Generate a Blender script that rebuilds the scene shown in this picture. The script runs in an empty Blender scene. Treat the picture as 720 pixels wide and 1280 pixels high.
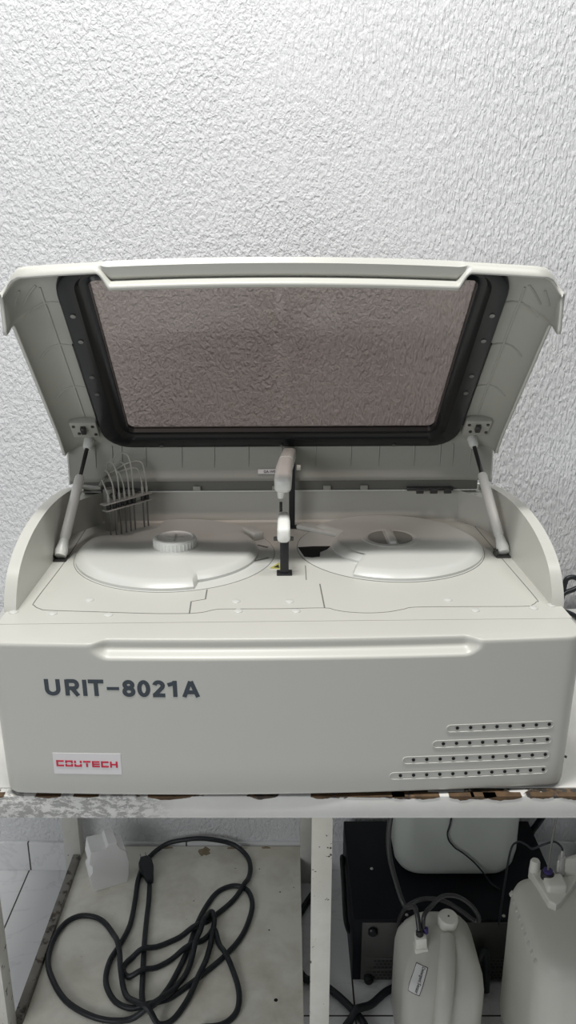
import bpy, bmesh, math, random
from mathutils import Vector, Matrix, Euler
from mathutils.bvhtree import BVHTree
random.seed(4)
R = math.radians
S = bpy.context.scene
C = S.collection

# ------------------------------------------------------------------ camera, light, exposure
cam_d = bpy.data.cameras.new('camera'); cam = bpy.data.objects.new('camera', cam_d); C.objects.link(cam)
cam.location = (0, 0, 1.585); cam.rotation_euler = (R(90 - 17.05), 0, 0)
cam_d.sensor_fit = 'VERTICAL'; cam_d.sensor_height = 36; cam_d.lens = 985 / 1280 * 36
cam_d.clip_start = .02
S.camera = cam
W = bpy.data.worlds.new('world'); S.world = W; W.use_nodes = True
W.node_tree.nodes['Background'].inputs[0].default_value = (.90, .95, 1, 1)
W.node_tree.nodes['Background'].inputs[1].default_value = .09
ld = bpy.data.lights.new('ceiling_lamp', 'AREA'); ld.shape = 'RECTANGLE'; ld.size = 1.0; ld.size_y = .12
ld.energy = 54; ld.color = (1, .985, .955)
lo = bpy.data.objects.new('ceiling_lamp', ld); C.objects.link(lo); lo.location = (-.40, .74, 3.45)
l3 = bpy.data.lights.new('wall_fill_light', 'AREA'); l3.shape = 'RECTANGLE'; l3.size = 1.0; l3.size_y = .12  # added unseen fill light, evens out the wall on the right
l3.energy = 19; l3.color = (1, .985, .955)
lo3 = bpy.data.objects.new('wall_fill_light', l3); C.objects.link(lo3); lo3.location = (1.1, .80, 3.45)
l2 = bpy.data.lights.new('broad_front_light', 'AREA'); l2.shape = 'RECTANGLE'; l2.size = 1.8; l2.size_y = 1.2  # unseen broad source behind left, stands for the low frontal light
l2.energy = 31; l2.color = (.97, .985, 1)
lo2 = bpy.data.objects.new('broad_front_light', l2); C.objects.link(lo2); lo2.location = (-2.1, -1.7, 1.75)
lo2.rotation_euler = (Vector((.1, 1.2, .6)) - lo2.location).to_track_quat('-Z', 'Y').to_euler()
S.view_settings.view_transform = 'Standard'; S.view_settings.look = 'None'
S.view_settings.gamma = 1; S.view_settings.use_curve_mapping = False
S.view_settings.exposure = 0.0

# ------------------------------------------------------------------ materials
def mat(name, col, rough=.5, metal=0, var=0.0, vscale=20, bump=0, bscale=200, spec=.5):
    m = bpy.data.materials.new(name); m.use_nodes = True
    nt = m.node_tree; b = nt.nodes['Principled BSDF']
    b.inputs['Base Color'].default_value = (*col, 1); b.inputs['Roughness'].default_value = rough
    b.inputs['Metallic'].default_value = metal; b.inputs['Specular IOR Level'].default_value = spec
    tc = nt.nodes.new('ShaderNodeTexCoord')
    if var:
        n = nt.nodes.new('ShaderNodeTexNoise'); n.inputs['Scale'].default_value = vscale; n.inputs['Detail'].default_value = 4
        nt.links.new(tc.outputs['Object'], n.inputs['Vector'])
        mx = nt.nodes.new('ShaderNodeMix'); mx.data_type = 'RGBA'
        mx.inputs[6].default_value = (*[c * (1 - var) for c in col], 1)
        mx.inputs[7].default_value = (*[min(1, c * (1 + var)) for c in col], 1)
        nt.links.new(n.outputs['Fac'], mx.inputs[0]); nt.links.new(mx.outputs[2], b.inputs['Base Color'])
    if bump:
        n2 = nt.nodes.new('ShaderNodeTexNoise'); n2.inputs['Scale'].default_value = bscale
        nt.links.new(tc.outputs['Object'], n2.inputs['Vector'])
        bp = nt.nodes.new('ShaderNodeBump'); bp.inputs['Strength'].default_value = bump; bp.inputs['Distance'].default_value = .001
        nt.links.new(n2.outputs['Fac'], bp.inputs['Height']); nt.links.new(bp.outputs['Normal'], b.inputs['Normal'])
    return m

def ramp(nt, src, p0, p1, c0=0.0, c1=1.0):
    r = nt.nodes.new('ShaderNodeMapRange'); r.inputs[1].default_value = p0; r.inputs[2].default_value = p1
    r.inputs[3].default_value = c0; r.inputs[4].default_value = c1
    nt.links.new(src, r.inputs[0]); return r.outputs[0]
def math_(nt, op, a, b=None):
    n = nt.nodes.new('ShaderNodeMath'); n.operation = op; n.use_clamp = False
    for i, v in enumerate((a, b)):
        if v is None: continue
        if isinstance(v, (int, float)): n.inputs[i].default_value = v
        else: nt.links.new(v, n.inputs[i])
    return n.outputs[0]
def mixc(nt, f, a, b):
    n = nt.nodes.new('ShaderNodeMix'); n.data_type = 'RGBA'
    if isinstance(f, (int, float)): n.inputs[0].default_value = f
    else: nt.links.new(f, n.inputs[0])
    for i, v in ((6, a), (7, b)):
        if isinstance(v, tuple): n.inputs[i].default_value = (*v, 1)
        else: nt.links.new(v, n.inputs[i])
    return n.outputs[2]
def noise(nt, vec, scale, detail=3, rough=.5, dist=0):
    n = nt.nodes.new('ShaderNodeTexNoise'); n.inputs['Scale'].default_value = scale
    n.inputs['Detail'].default_value = detail; n.inputs['Roughness'].default_value = rough; n.inputs['Distortion'].default_value = dist
    nt.links.new(vec, n.inputs['Vector']); return n.outputs['Fac']
def mapping(nt, vec, scale=(1, 1, 1), loc=(0, 0, 0), rot=(0, 0, 0)):
    n = nt.nodes.new('ShaderNodeMapping'); n.inputs['Scale'].default_value = scale
    n.inputs['Location'].default_value = loc; n.inputs['Rotation'].default_value = rot
    nt.links.new(vec, n.inputs['Vector']); return n.outputs[0]

def stucco():
    m = mat('stucco', (.77, .78, .795), .6, spec=.4); nt = m.node_tree; b = nt.nodes['Principled BSDF']
    tc = nt.nodes.new('ShaderNodeTexCoord'); o = tc.outputs['Object']
    # trowelled worms: rounder on the left, drawn vertical towards the right
    v1 = mapping(nt, o, (1, 1, .75)); v2 = mapping(nt, o, (1.25, 1, .42), rot=(0, R(8), 0))
    n1 = noise(nt, v1, 138, 3, .55, .3); n2 = noise(nt, v2, 130, 2.5, .5, .35)
    sx = nt.nodes.new('ShaderNodeSeparateXYZ'); nt.links.new(o, sx.inputs[0])
    big = noise(nt, o, 2.2, 2)
    w = ramp(nt, math_(nt, 'ADD', sx.outputs[0], math_(nt, 'MULTIPLY', math_(nt, 'SUBTRACT', big, .5), 1.6)), -.15, .35)
    h = math_(nt, 'ADD', math_(nt, 'MULTIPLY', n1, math_(nt, 'SUBTRACT', 1.0, w)), math_(nt, 'MULTIPLY', n2, w))
    ridge = ramp(nt, h, .36, .66)
    fine = noise(nt, o, 260, 2)
    hh = math_(nt, 'ADD', ridge, math_(nt, 'MULTIPLY', fine, .25))
    bp = nt.nodes.new('ShaderNodeBump'); bp.inputs['Strength'].default_value = 1; bp.inputs['Distance'].default_value = .0022
    nt.links.new(hh, bp.inputs['Height']); nt.links.new(bp.outputs['Normal'], b.inputs['Normal'])
    return m

def tiles(name, sx_, sy_, loc, axis='xy'):
    m = mat(name, (.7, .7, .7), .16, spec=.6); nt = m.node_tree; b = nt.nodes['Principled BSDF']
    tc = nt.nodes.new('ShaderNodeTexCoord'); o = tc.outputs['Object']
    v = mapping(nt, o, (1, 1, 1), loc, (0, 0, 0) if axis == 'xy' else (R(90), 0, 0))
    br = nt.nodes.new('ShaderNodeTexBrick'); nt.links.new(v, br.inputs['Vector'])
    br.offset = 0; br.squash = 1
    br.inputs['Scale'].default_value = 1; br.inputs['Brick Width'].default_value = sx_; br.inputs['Row Height'].default_value = sy_
    br.inputs['Mortar Size'].default_value = .0022; br.inputs['Mortar Smooth'].default_value = .2
    n = noise(nt, mapping(nt, o, (1, 1.8, 1), rot=(0, 0, R(30))), 3.2, 5, .6, 1.4)
    vein = ramp(nt, math_(nt, 'ABSOLUTE', math_(nt, 'SUBTRACT', n, .5)), .0, .022, 1, 0)
    col = mixc(nt, math_(nt, 'MULTIPLY', vein, .35), (.78, .79, .80), (.56, .56, .58))
    col = mixc(nt, br.outputs['Fac'], col, (.055, .05, .045))
    nt.links.new(col, b.inputs['Base Color'])
    return m

def painted(name, base, chip_lo, chip_hi, edge_z=None, edge_h=.012, grime=.3, chip_col=(.16, .10, .055), dark=(.05, .045, .04), worn=None):
    """old paint: grime, small chips, optional flaking along an edge at object height edge_z"""
    m = mat(name, base, .45, spec=.4); nt = m.node_tree; b = nt.nodes['Principled BSDF']
    tc = nt.nodes.new('ShaderNodeTexCoord'); o = tc.outputs['Object']
    g = noise(nt, o, 9, 6, .65, .3); g2 = noise(nt, o, 2.7, 4, .6)
    col = mixc(nt, math_(nt, 'MULTIPLY', ramp(nt, g, .42, .75), grime), base, (base[0] * .55, base[1] * .52, base[2] * .45))
    col = mixc(nt, math_(nt, 'MULTIPLY', ramp(nt, g2, .5, .72), grime), col, (base[0] * .7, base[1] * .66, base[2] * .56))
    c = noise(nt, o, 48, 5, .62)
    sx = nt.nodes.new('ShaderNodeSeparateXYZ'); nt.links.new(o, sx.inputs[0])
    mask = ramp(nt, c, chip_lo, chip_hi)
    if edge_z is not None:
        e = ramp(nt, sx.outputs[2], edge_z - edge_h, edge_z)                   # 0 low .. 1 at the edge
        c2 = noise(nt, mapping(nt, o, (14, 14, 30)), 1, 4, .6)
        em = ramp(nt, math_(nt, 'ADD', math_(nt, 'ADD', math_(nt, 'MULTIPLY', e, .36), c2), ramp(nt, sx.outputs[0], .0, .5, -.08, .0)), .81, .83)
        mask = math_(nt, 'MAXIMUM', mask, em)
    if worn:                                                                    # a scraped grey area between two x
        wx = math_(nt, 'MULTIPLY', ramp(nt, sx.outputs[0], worn[0], worn[0] + .03), ramp(nt, sx.outputs[0], worn[1] - .06, worn[1], 1, 0))
        wn = noise(nt, mapping(nt, o, (1, 1, 1.8)), 70, 6, .75, .3)
        wm = math_(nt, 'MULTIPLY', wx, ramp(nt, wn, .47, .53))
        col = mixc(nt, math_(nt, 'MULTIPLY', wm, .75), col, (.27, .27, .26))
    cc = mixc(nt, ramp(nt, noise(nt, o, 90, 3), .45, .6), dark, chip_col)
    col = mixc(nt, mask, col, cc)
    nt.links.new(col, b.inputs['Base Color'])
    bp = nt.nodes.new('ShaderNodeBump'); bp.inputs['Strength'].default_value = .35; bp.inputs['Distance'].default_value = .002
    nt.links.new(math_(nt, 'SUBTRACT', math_(nt, 'MULTIPLY', g, .3), mask), bp.inputs['Height']); nt.links.new(bp.outputs['Normal'], b.inputs['Normal'])
    return m

def glass(name, tint):
    m = bpy.data.materials.new(name); m.use_nodes = True; nt = m.node_tree
    for n in list(nt.nodes): nt.nodes.remove(n)
    out = nt.nodes.new('ShaderNodeOutputMaterial'); tr = nt.nodes.new('ShaderNodeBsdfTransparent'); gl = nt.nodes.new('ShaderNodeBsdfGlossy')
    tr.inputs[0].default_value = (*tint, 1); gl.inputs['Roughness'].default_value = .06
    mx = nt.nodes.new('ShaderNodeMixShader'); mx.inputs[0].default_value = .045
    nt.links.new(tr.outputs[0], mx.inputs[1]); nt.links.new(gl.outputs[0], mx.inputs[2])
    nt.links.new(mx.outputs[0], out.inputs[0]); return m

def milky(name, col, rough=.4, amt=.35, gloss=.08):
    m = bpy.data.materials.new(name); m.use_nodes = True; nt = m.node_tree
    b = nt.nodes['Principled BSDF']; out = nt.nodes['Material Output']
    b.inputs['Base Color'].default_value = (*col, 1); b.inputs['Roughness'].default_value = rough
    tc = nt.nodes.new('ShaderNodeTexCoord'); n = noise(nt, tc.outputs['Object'], 7, 3)
    nt.links.new(mixc(nt, ramp(nt, n, .35, .7), col, tuple(c * .9 for c in col)), b.inputs['Base Color'])
    t = nt.nodes.new('ShaderNodeBsdfTranslucent'); t.inputs[0].default_value = (*col, 1)
    mx = nt.nodes.new('ShaderNodeMixShader'); mx.inputs[0].default_value = amt
    nt.links.new(b.outputs[0], mx.inputs[1]); nt.links.new(t.outputs[0], mx.inputs[2]); nt.links.new(mx.outputs[0], out.inputs[0])
    return m

M = dict(
    stucco=stucco(), floor=tiles('floor_tile', .4325, .453, (.715, -1.80, 0)), skirt=tiles('skirting_tile', .4325, .5, (.71, .2, 0), 'xz'),
    shell=mat('analyzer_plastic', (.59, .59, .545), .36, var=.015, vscale=6, bump=.05, bscale=900),
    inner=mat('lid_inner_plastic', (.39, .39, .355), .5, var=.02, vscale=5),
    disk=mat('disk_cover_plastic', (.61, .62, .59), .32), white=mat('white_plastic', (.84, .85, .82), .35),
    black=mat('black_plastic', (.007, .008, .009), .3, spec=.4), blackm=mat('black_satin_metal', (.014, .015, .018), .45),
    seam=mat('seam_shadow_grey', (.16, .16, .15), .8), hole=mat('dark_hole', (.008, .008, .008), .9),
    metal=mat('steel', (.50, .50, .48), .3, .35), dkmetal=mat('dark_steel', (.09, .09, .09), .35, .8), screw=mat('screw_steel', (.22, .22, .22), .35, .8),
    glass=glass('smoked_window', (.545, .503, .487)), text=mat('slate_ink', (.045, .06, .075), .5), red=mat('red_ink', (.62, .02, .06), .5),
    sticker=mat('sticker_white', (.80, .78, .79), .4), yellow=mat('warning_yellow', (.42, .40, .10), .5), ink=mat('black_ink', (.02, .02, .02), .6),
    strut=mat('strut_white', (.72, .72, .69), .4), seal=mat('grey_trim', (.42, .42, .39), .4, .3),
    top=painted('table_top_paint', (.74, .74, .71), .72, .74, grime=.18), rail=painted('table_edge_paint', (.78, .78, .75), .70, .72, .7895, .014, .22, worn=(-.48, -.18)),
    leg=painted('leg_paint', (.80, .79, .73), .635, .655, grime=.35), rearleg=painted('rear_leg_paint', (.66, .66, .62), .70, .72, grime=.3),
    shelf=painted('shelf_paint', (.90, .88, .80), .70, .715, grime=.62), srail=painted('shelf_rail_rust', (.24, .23, .21), .52, .60, grime=.8, chip_col=(.10, .075, .05)),
    tan=mat('bare_board_tan', (.30, .24, .16), .85, var=.5, vscale=60),
    bare=mat('bare_chipboard', (.115, .07, .036), .85, var=.8, vscale=45),
    rubber=mat('cord_rubber', (.014, .018, .022), .42), hose=mat('grey_hose', (.035, .035, .037), .3), foam=mat('foam_white', (.92, .92, .91), .75, bump=.5, bscale=260),
    case=mat('case_black', (.004, .005, .008), .5, var=.2, vscale=40, spec=.2), panel=mat('panel_grey', (.085, .085, .08), .45, .3, var=.12, vscale=30),
    grille=mat('grille_dark', (.03, .03, .03), .5), tank=milky('tank_plastic', (.66, .70, .66), .35, .25), can=milky('can_plastic', (.82, .81, .75), .38, .3),
    can2=milky('small_can_plastic', (.74, .73, .68), .36, .32), cap=mat('cap_plastic', (.76, .75, .69), .4), purple=mat('purple_ring', (.05, .035, .16), .35),
    hazy=milky('hazy_tube', (.30, .30, .28), .2, .4),
    clear=milky('clear_tube', (.72, .72, .68), .2, .5), label=mat('paper_label', (.66, .66, .65), .6),
)

# ------------------------------------------------------------------ mesh helpers
class MB:
    def __init__(s): s.bm = bmesh.new()
    def box(s, lo, hi, bev=0, seg=2, mtx=None):
        r = bmesh.ops.create_cube(s.bm, size=1); vs = r['verts']
        for v in vs: v.co = Vector([lo[i] + (hi[i] - lo[i]) * (v.co[i] + .5) for i in range(3)])
        if bev:
            es = list({e for v in vs for e in v.link_edges})
            rb = bmesh.ops.bevel(s.bm, geom=es, offset=bev, segments=seg, profile=.5, affect='EDGES', clamp_overlap=True)
            vs = list({v for f in rb['faces'] for v in f.verts} | {v for v in vs if v.is_valid})
        if mtx: bmesh.ops.transform(s.bm, matrix=mtx, verts=[v for v in vs if v.is_valid])
        return s
    def loft(s, loops, closed=True, cap0=True, cap1=True):
        rows = [[s.bm.verts.new(p) for p in L] for L in loops]
        for a, b in zip(rows, rows[1:]):
            n = len(a)
            for i in range(n if closed else n - 1):
                j = (i + 1) % n
                try: s.bm.faces.new((a[i], a[j], b[j], b[i]))
                except ValueError: pass
        if cap0: s.bm.faces.new(rows[0][::-1])
        if cap1: s.bm.faces.new(rows[-1])
        return s
    def tube(s, pts, r, n=8, caps=True):
        pts = [Vector(p) for p in pts]
        rs = r if isinstance(r, (list, tuple)) else [r] * len(pts)
        t0 = (pts[1] - pts[0]).normalized()
        u = t0.orthogonal().normalized(); loops = []
        for i, p in enumerate(pts):
            t = (pts[min(i + 1, len(pts) - 1)] - pts[max(i - 1, 0)])
            t = t.normalized() if t.length > 1e-9 else t0
            u = (u - t * u.dot(t)); u = u.normalized() if u.length > 1e-6 else t.orthogonal().normalized()
            w = t.cross(u)
            loops.append([p + (u * math.cos(2 * math.pi * k / n) + w * math.sin(2 * math.pi * k / n)) * rs[i] for k in range(n)])
        return s.loft(loops, True, caps, caps)
    def lathe(s, prof, o=(0, 0, 0), n=32, axis=(0, 0, 1), caps=True):
        q = Vector((0, 0, 1)).rotation_difference(Vector(axis)); o = Vector(o)
        loops = [[o + q @ Vector((r * math.cos(2 * math.pi * k / n), r * math.sin(2 * math.pi * k / n), z)) for k in range(n)] for r, z in prof]
        return s.loft(loops, True, caps, caps)
    def prism(s, poly, fn0, fn1, bev=0):
        a = [s.bm.verts.new(fn0(*p)) for p in poly]; b = [s.bm.verts.new(fn1(*p)) for p in poly]
        fs = [s.bm.faces.new(a[::-1]), s.bm.faces.new(b)]
        n = len(a)
        for i in range(n): fs.append(s.bm.faces.new((a[i], a[(i + 1) % n], b[(i + 1) % n], b[i])))
        if bev:
            es = list({e for f in fs[:2] for e in f.edges})
            bmesh.ops.bevel(s.bm, geom=es, offset=bev, segments=3, profile=.5, affect='EDGES', clamp_overlap=True)
        return s
    def build(s, name, m, parent=None, smooth=40, loc=None):
        bmesh.ops.recalc_face_normals(s.bm, faces=s.bm.faces)
        me = bpy.data.meshes.new(name); s.bm.to_mesh(me); s.bm.free()
        if smooth:
            me.shade_smooth(); me.set_sharp_from_angle(angle=R(smooth))
        me.materials.append(m)
        o = bpy.data.objects.new(name, me); C.objects.link(o)
        if parent: o.parent = parent
        if loc: o.location = loc
        return o

def tag(o, label, cat, group=None, kind=None):
    o['label'] = label; o['category'] = cat
    if group: o['group'] = group
    if kind: o['kind'] = kind
    return o
def empty(name, loc, label, cat, rz=0, group=None):
    o = bpy.data.objects.new(name, None); C.objects.link(o); o.location = loc; o.rotation_euler = (0, 0, rz); o.empty_display_size = .05
    return tag(o, label, cat, group)
def struct(o): o['kind'] = 'structure'; return o
def catmull(P, k=6, closed=False):
    P = [Vector(p) for p in P]; out = []; n = len(P)
    for i in range(n if closed else n - 1):
        if closed: p0, p1, p2, p3 = P[i - 1], P[i], P[(i + 1) % n], P[(i + 2) % n]
        else: p0, p1, p2, p3 = P[max(i - 1, 0)], P[i], P[i + 1], P[min(i + 2, n - 1)]
        for j in range(k):
            t = j / k
            out.append(.5 * ((2 * p1) + (p2 - p0) * t + (2 * p0 - 5 * p1 + 4 * p2 - p3) * t * t + (3 * p1 - p0 - 3 * p2 + p3) * t ** 3))
    if not closed: out.append(P[-1])
    return out
def rrect(hw, hd, r, n=5, cx=0, cy=0):
    out = []
    for sx, sy, a0 in ((1, 1, 0), (-1, 1, 90), (-1, -1, 180), (1, -1, 270)):
        for k in range(n + 1):
            a = R(a0 + 90 * k / n); out.append((cx + sx * (hw - r) + r * math.cos(a), cy + sy * (hd - r) + r * math.sin(a)))
    return out
def smooth01(t): t = max(0, min(1, t)); return t * t * (3 - 2 * t)
def interp(x, T):
    if x <= T[0][0]: return T[0][1]
    for (a, b), (c, d) in zip(T, T[1:]):
        if x <= c: return b + (d - b) * (x - a) / (c - a)
    return T[-1][1]
def text_mesh(body, size, offset=0.0, extrude=0.0006, spacing=1.0):
    cu = bpy.data.curves.new('t', 'FONT'); cu.body = body; cu.size = size; cu.offset = offset; cu.extrude = extrude; cu.resolution_u = 3; cu.space_character = spacing
    o = bpy.data.objects.new('t', cu); C.objects.link(o)
    bpy.context.view_layer.update()
    me = bpy.data.meshes.new_from_object(o.evaluated_get(bpy.context.evaluated_depsgraph_get()))
    bpy.data.objects.remove(o); bpy.data.curves.remove(cu); return me
def text_obj(name, body, fit, fn, m, parent, offset=0.0, spacing=1.0):
    """text fitted to fit=(x0,x1,y0,y1) and mapped through fn(x,y,depth)"""
    me = text_mesh(body, 1, offset, .5, spacing)
    xs = [v.co.x for v in me.vertices]; ys = [v.co.y for v in me.vertices]
    x0, x1, y0, y1 = fit
    for v in me.vertices:
        v.co = fn(x0 + (v.co.x - min(xs)) / (max(xs) - min(xs)) * (x1 - x0), y0 + (v.co.y - min(ys)) / (max(ys) - min(ys)) * (y1 - y0), .0005 if v.co.z > 0 else -.0004)
    me.materials.append(m); me.name = name
    o = bpy.data.objects.new(name, me); C.objects.link(o); o.parent = parent; return o

# ------------------------------------------------------------------ room
WALL = 1.80
struct(MB().box((-2.6, WALL, 0), (2.6, WALL + .1, 3.5)).build('wall_back', M['stucco'], smooth=0))
struct(MB().box((-2.6, -1.6, -.06), (2.6, WALL + .1, 0)).build('floor', M['floor'], smooth=0))
struct(MB().box((-2.6, WALL - .009, 0), (2.6, WALL, .091), .0015).build('baseboard_back', M['skirt'], smooth=0))

# ------------------------------------------------------------------ bench
TZ = .79
bench = empty('work_bench', (0, 1.4, 0), 'white painted metal work bench with flaking edge carrying the analyzer', 'bench')
def bpart(mb, name, m, sm=40):
    o = mb.build(name, m, bench, sm); o.matrix_parent_inverse = Matrix.Translation((0, -1.4, 0)); return o
bpart(MB().box((-.70, 1.082, TZ - .03), (.88, 1.782, TZ), .002), 'table_top', M['top'])
bpart(MB().box((-.70, 1.060, TZ - .042), (.88, 1.0815, TZ - .0005), .002), 'front_rail', M['rail'])
# flaked spots that bare the chipboard under the paint, at the top of the front edge
def flake(x0, x1, h, seed):
    rnd = random.Random(seed); n = 9
    top = [(x0 + (x1 - x0) * i / n, TZ - .0002) for i in range(n + 1)]
    bot = [(x1 - (x1 - x0) * i / n, TZ - h * (.25 + .75 * math.sin(math.pi * min(.999, max(.001, i / n))) * rnd.uniform(.6, 1.1))) for i in range(n + 1)]
    o = bpart(MB().prism(top + bot, lambda x, z: (x, 1.0593, z), lambda x, z: (x, 1.070, z)), 'bare_patch', M['bare'], 0); return o
for i, (a, b, h) in enumerate([(-.222, -.160, .008), (.036, .070, .006), (.075, .19, .0025), (.165, .185, .006), (.20, .24, .007), (.255, .295, .008), (.31, .37, .0095), (.385, .42, .006), (.43, .50, .008), (-.49, -.45, .006), (-.40, -.36, .004), (.29, .33, .004), (-.56, -.50, .003), (-.34, -.30, .003)]):
    flake(a, b, h, i)
def legmb(x0, x1, y0, y1, t=.004):
    mb = MB(); mb.box((x0, y0, 0), (x1, y0 + t, TZ - .031), .001); mb.box((x1 - t, y0 + t * .9, 0), (x1, y1, TZ - .031), .001); return mb
bpart(legmb(-.612, -.568, 1.225, 1.265), 'leg', M['leg'])
bpart(legmb(.044, .083, 1.225, 1.265), 'leg', M['leg'])
bpart(legmb(.80, .845, 1.225, 1.265), 'leg', M['leg'])
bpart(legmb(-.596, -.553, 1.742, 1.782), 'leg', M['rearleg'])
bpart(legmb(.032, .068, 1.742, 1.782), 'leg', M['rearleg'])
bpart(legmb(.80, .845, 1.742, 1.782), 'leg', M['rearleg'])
bpart(MB().box((-.553, 1.235, .062), (.033, 1.786, .085), .0015), 'shelf', M['shelf'])
for i, (x, y, rx, ry) in enumerate([(-.026, 1.312, .0042, .0042), (-.225, 1.765, .018, .020), (-.14, 1.779, .03, .006), (-.33, 1.78, .022, .005), (-.06, 1.78, .016, .005), (-.045, 1.50, .002, .002), (-.02, 1.62, .002, .0018), (-.075, 1.70, .0016, .0016), (-.10, 1.66, .0013, .0013)]):
    rnd = random.Random(i); poly = [(x + rx * math.cos(k * .5236) * (1 if rx < .005 else rnd.uniform(.6, 1.1)), min(1.7858, y + ry * math.sin(k * .5236) * (1 if rx < .005 else rnd.uniform(.6, 1.1)))) for k in range(12)]
    bpart(MB().prism(poly, lambda x, y: (x, y, .0848), lambda x, y: (x, y, .0853)), 'hole' if rx < .005 else 'bare_patch', M['hole'] if rx < .005 else M['tan'], 0)
mb = MB(); mb.box((-.573, 1.268, .045), (-.553, 1.741, .097), .002)
bpart(mb, 'shelf_rail', M['srail'])

# ------------------------------------------------------------------ analyzer
A = empty('chemistry_analyzer', (0, 1.068, TZ), 'large off-white benchtop chemistry analyzer with its windowed lid raised', 'analyzer', R(1.4))
HW, DZ = .447, .268
def bow(x): return -.013 * (1 - (x / .417) ** 2)
# front panel: plan outline swept up with a finger recess along the top
def outline():
    P = [(-HW, .0645), (-HW, .048)]
    for k in range(7): a = R(180 + 90 * k / 6); P.append((-HW + .03 + .03 * math.cos(a), .03 + .03 * math.sin(a)))
    xs = [-.40 + i * .02 for i in range(5)] + [-.312 + i * .004 for i in range(16)] + [-.24 + i * .02 for i in range(25)] + [.252 + i * .004 for i in range(16)] + [.32 + .02 * i for i in range(5)]
    xs = sorted(set(round(x, 4) for x in xs))
    P += [(x, bow(x)) for x in xs]
    for k in range(7): a = R(270 + 90 * k / 6); P.append((HW - .03 + .03 * math.cos(a), .03 + .03 * math.sin(a)))
    P += [(HW, .048), (HW, .0645)]
    return P
OUT = outline()
def recess(x, z):
    e = smooth01((.2905 - abs(x + .001)) / .026)
    # ledge centre curls up at the ends
    zz = z - .010 * (1 - e)
    return .017 * e * smooth01((zz - .2415) / .0125)
def fp(x, y, z, inset=0):
    k = 1 + .0134 * z / DZ
    side = min(1, max(0, (abs(x) - .417) / .03))
    px = x * k
    py = y + recess(x, z) + inset * (1 - side ** 2)
    px -= math.copysign(inset * side ** 2, x) if side else 0
    return (px, py, z)
mb = MB(); rows = []
zs = [(.005, .004), (.008, .001), (.012, 0), (.06, 0), (.12, 0), (.18, 0), (.225, 0)] + [(.236 + i * .002, 0) for i in range(14)] + [(.265, .0004), (.2668, .0014), (.2677, .003), (.268, .005)]
for z, ins in zs: rows.append([fp(x, y, z, ins) for x, y in OUT])
mb.loft(rows, False, False, False)
mb.bm.verts.ensure_lookup_table()
nO = len(OUT); last = list(mb.bm.verts)[-nO:]
mb.bm.faces.new(last)
front = mb.build('front_panel', M['shell'], A, 38)
# lettering on the front
def onface(x, z, d): return Vector((x * (1 + .0134 * z / DZ), bow(x) - d - .0003, z))
def arc(cx, cy, rx, ry, a0, a1, n=12): return [(cx + rx * math.cos(R(a0 + (a1 - a0) * i / n)), cy + ry * math.sin(R(a0 + (a1 - a0) * i / n))) for i in range(n + 1)]
def stroke(mb, pts, hw, closed=False, d0=-.0006, d1=.0001):
    n = len(pts); Lf, Rt = [], []
    for i in range(n):
        p = Vector(pts[i]); a = Vector(pts[i - 1]) if (i or closed) else None; b = Vector(pts[(i + 1) % n]) if (i < n - 1 or closed) else None
        t0 = (p - a).normalized() if a is not None else None; t1 = (b - p).normalized() if b is not None else None
        t0 = t0 or t1; t1 = t1 or t0
        n0 = Vector((-t0.y, t0.x)); n1 = Vector((-t1.y, t1.x)); m_ = (n0 + n1).normalized(); k = hw / max(.5, m_.dot(n0))
        Lf.append(p + m_ * k); Rt.append(p - m_ * k)
    loops = [[onface(l.x, l.y, d0), onface(r.x, r.y, d0), onface(r.x, r.y, d1), onface(l.x, l.y, d1)] for l, r in zip(Lf, Rt)]
    if closed: mb.loft(loops + [loops[0]], True, False, False)
    else: mb.loft(loops)
TX, TZ0, TH_, HWS = -.3625, .1822, .0272, .0030
def glyph(ch, x0, x1, dz):
    a, b = x0 + HWS, x1 - HWS; z0, z1 = TZ0 + HWS * .85 + dz, TZ0 + TH_ - HWS * .85 + dz; zm = (z0 + z1) / 2; c = (a + b) / 2; w = (b - a) / 2
    e0, e1 = TZ0 + dz, TZ0 + TH_ + dz
    if ch == 'U': return [([(a, e1), (a, z0 + w * .95)] + arc(c, z0 + w * .95, w, w * .95, 180, 360)[1:-1] + [(b, z0 + w * .95), (b, e1)], False)]
    if ch == 'R': return [([(a, e0), (a, e1)], False), ([(a, z1), (b - w * .75, z1)] + arc(b - w * .75, (z1 + zm - .001) / 2, w * .75, (z1 - zm + .001) / 2, 90, -90)[1:-1] + [(b - w * .75, zm - .001), (a, zm - .001)], False), ([(c - .0005, zm - .001), (b + .0006, e0)], False)]
    if ch == 'I': return [([(c, e0), (c, e1)], False)]
    if ch == 'T': return [([(x0, z1), (x1, z1)], False), ([(c, e0), (c, z1)], False)]
    if ch == '-': return [([(x0, zm - .0005), (x1, zm - .0005)], False)]
    if ch == '0': return [(arc(c, zm, w, (z1 - z0) / 2, 0, 345, 23), True)]
    if ch == '8': return [(arc(c, (z1 + zm) / 2 + .0004, w * .88, (z1 - zm) / 2 - .0004, 0, 340, 17), True), (arc(c, (z0 + zm) / 2 + .0002, w, (zm - z0) / 2 + .0002, 0, 340, 17), True)]
    if ch == '2': return [(arc(c, z1 - w * .95, w, w * .95, 170, -35, 14) + [(a + .0005, z0 + .0012)], False), ([(x0, z0), (x1, z0)], False)]
    if ch == '1': return [([(b, e0), (b, e1)], False), ([(x0, z1 - .0045), (a + .0022, z1 - .0030), (b, z1 - .0008)], False)]
    if ch == 'A': return [([(a - .0004, e0), (c - .0004, e1 - .0008)], False), ([(b + .0004, e0), (c + .0004, e1 - .0008)], False), ([(a + .003, z0 + .0055), (b - .003, z0 + .0055)], False)]
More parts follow.
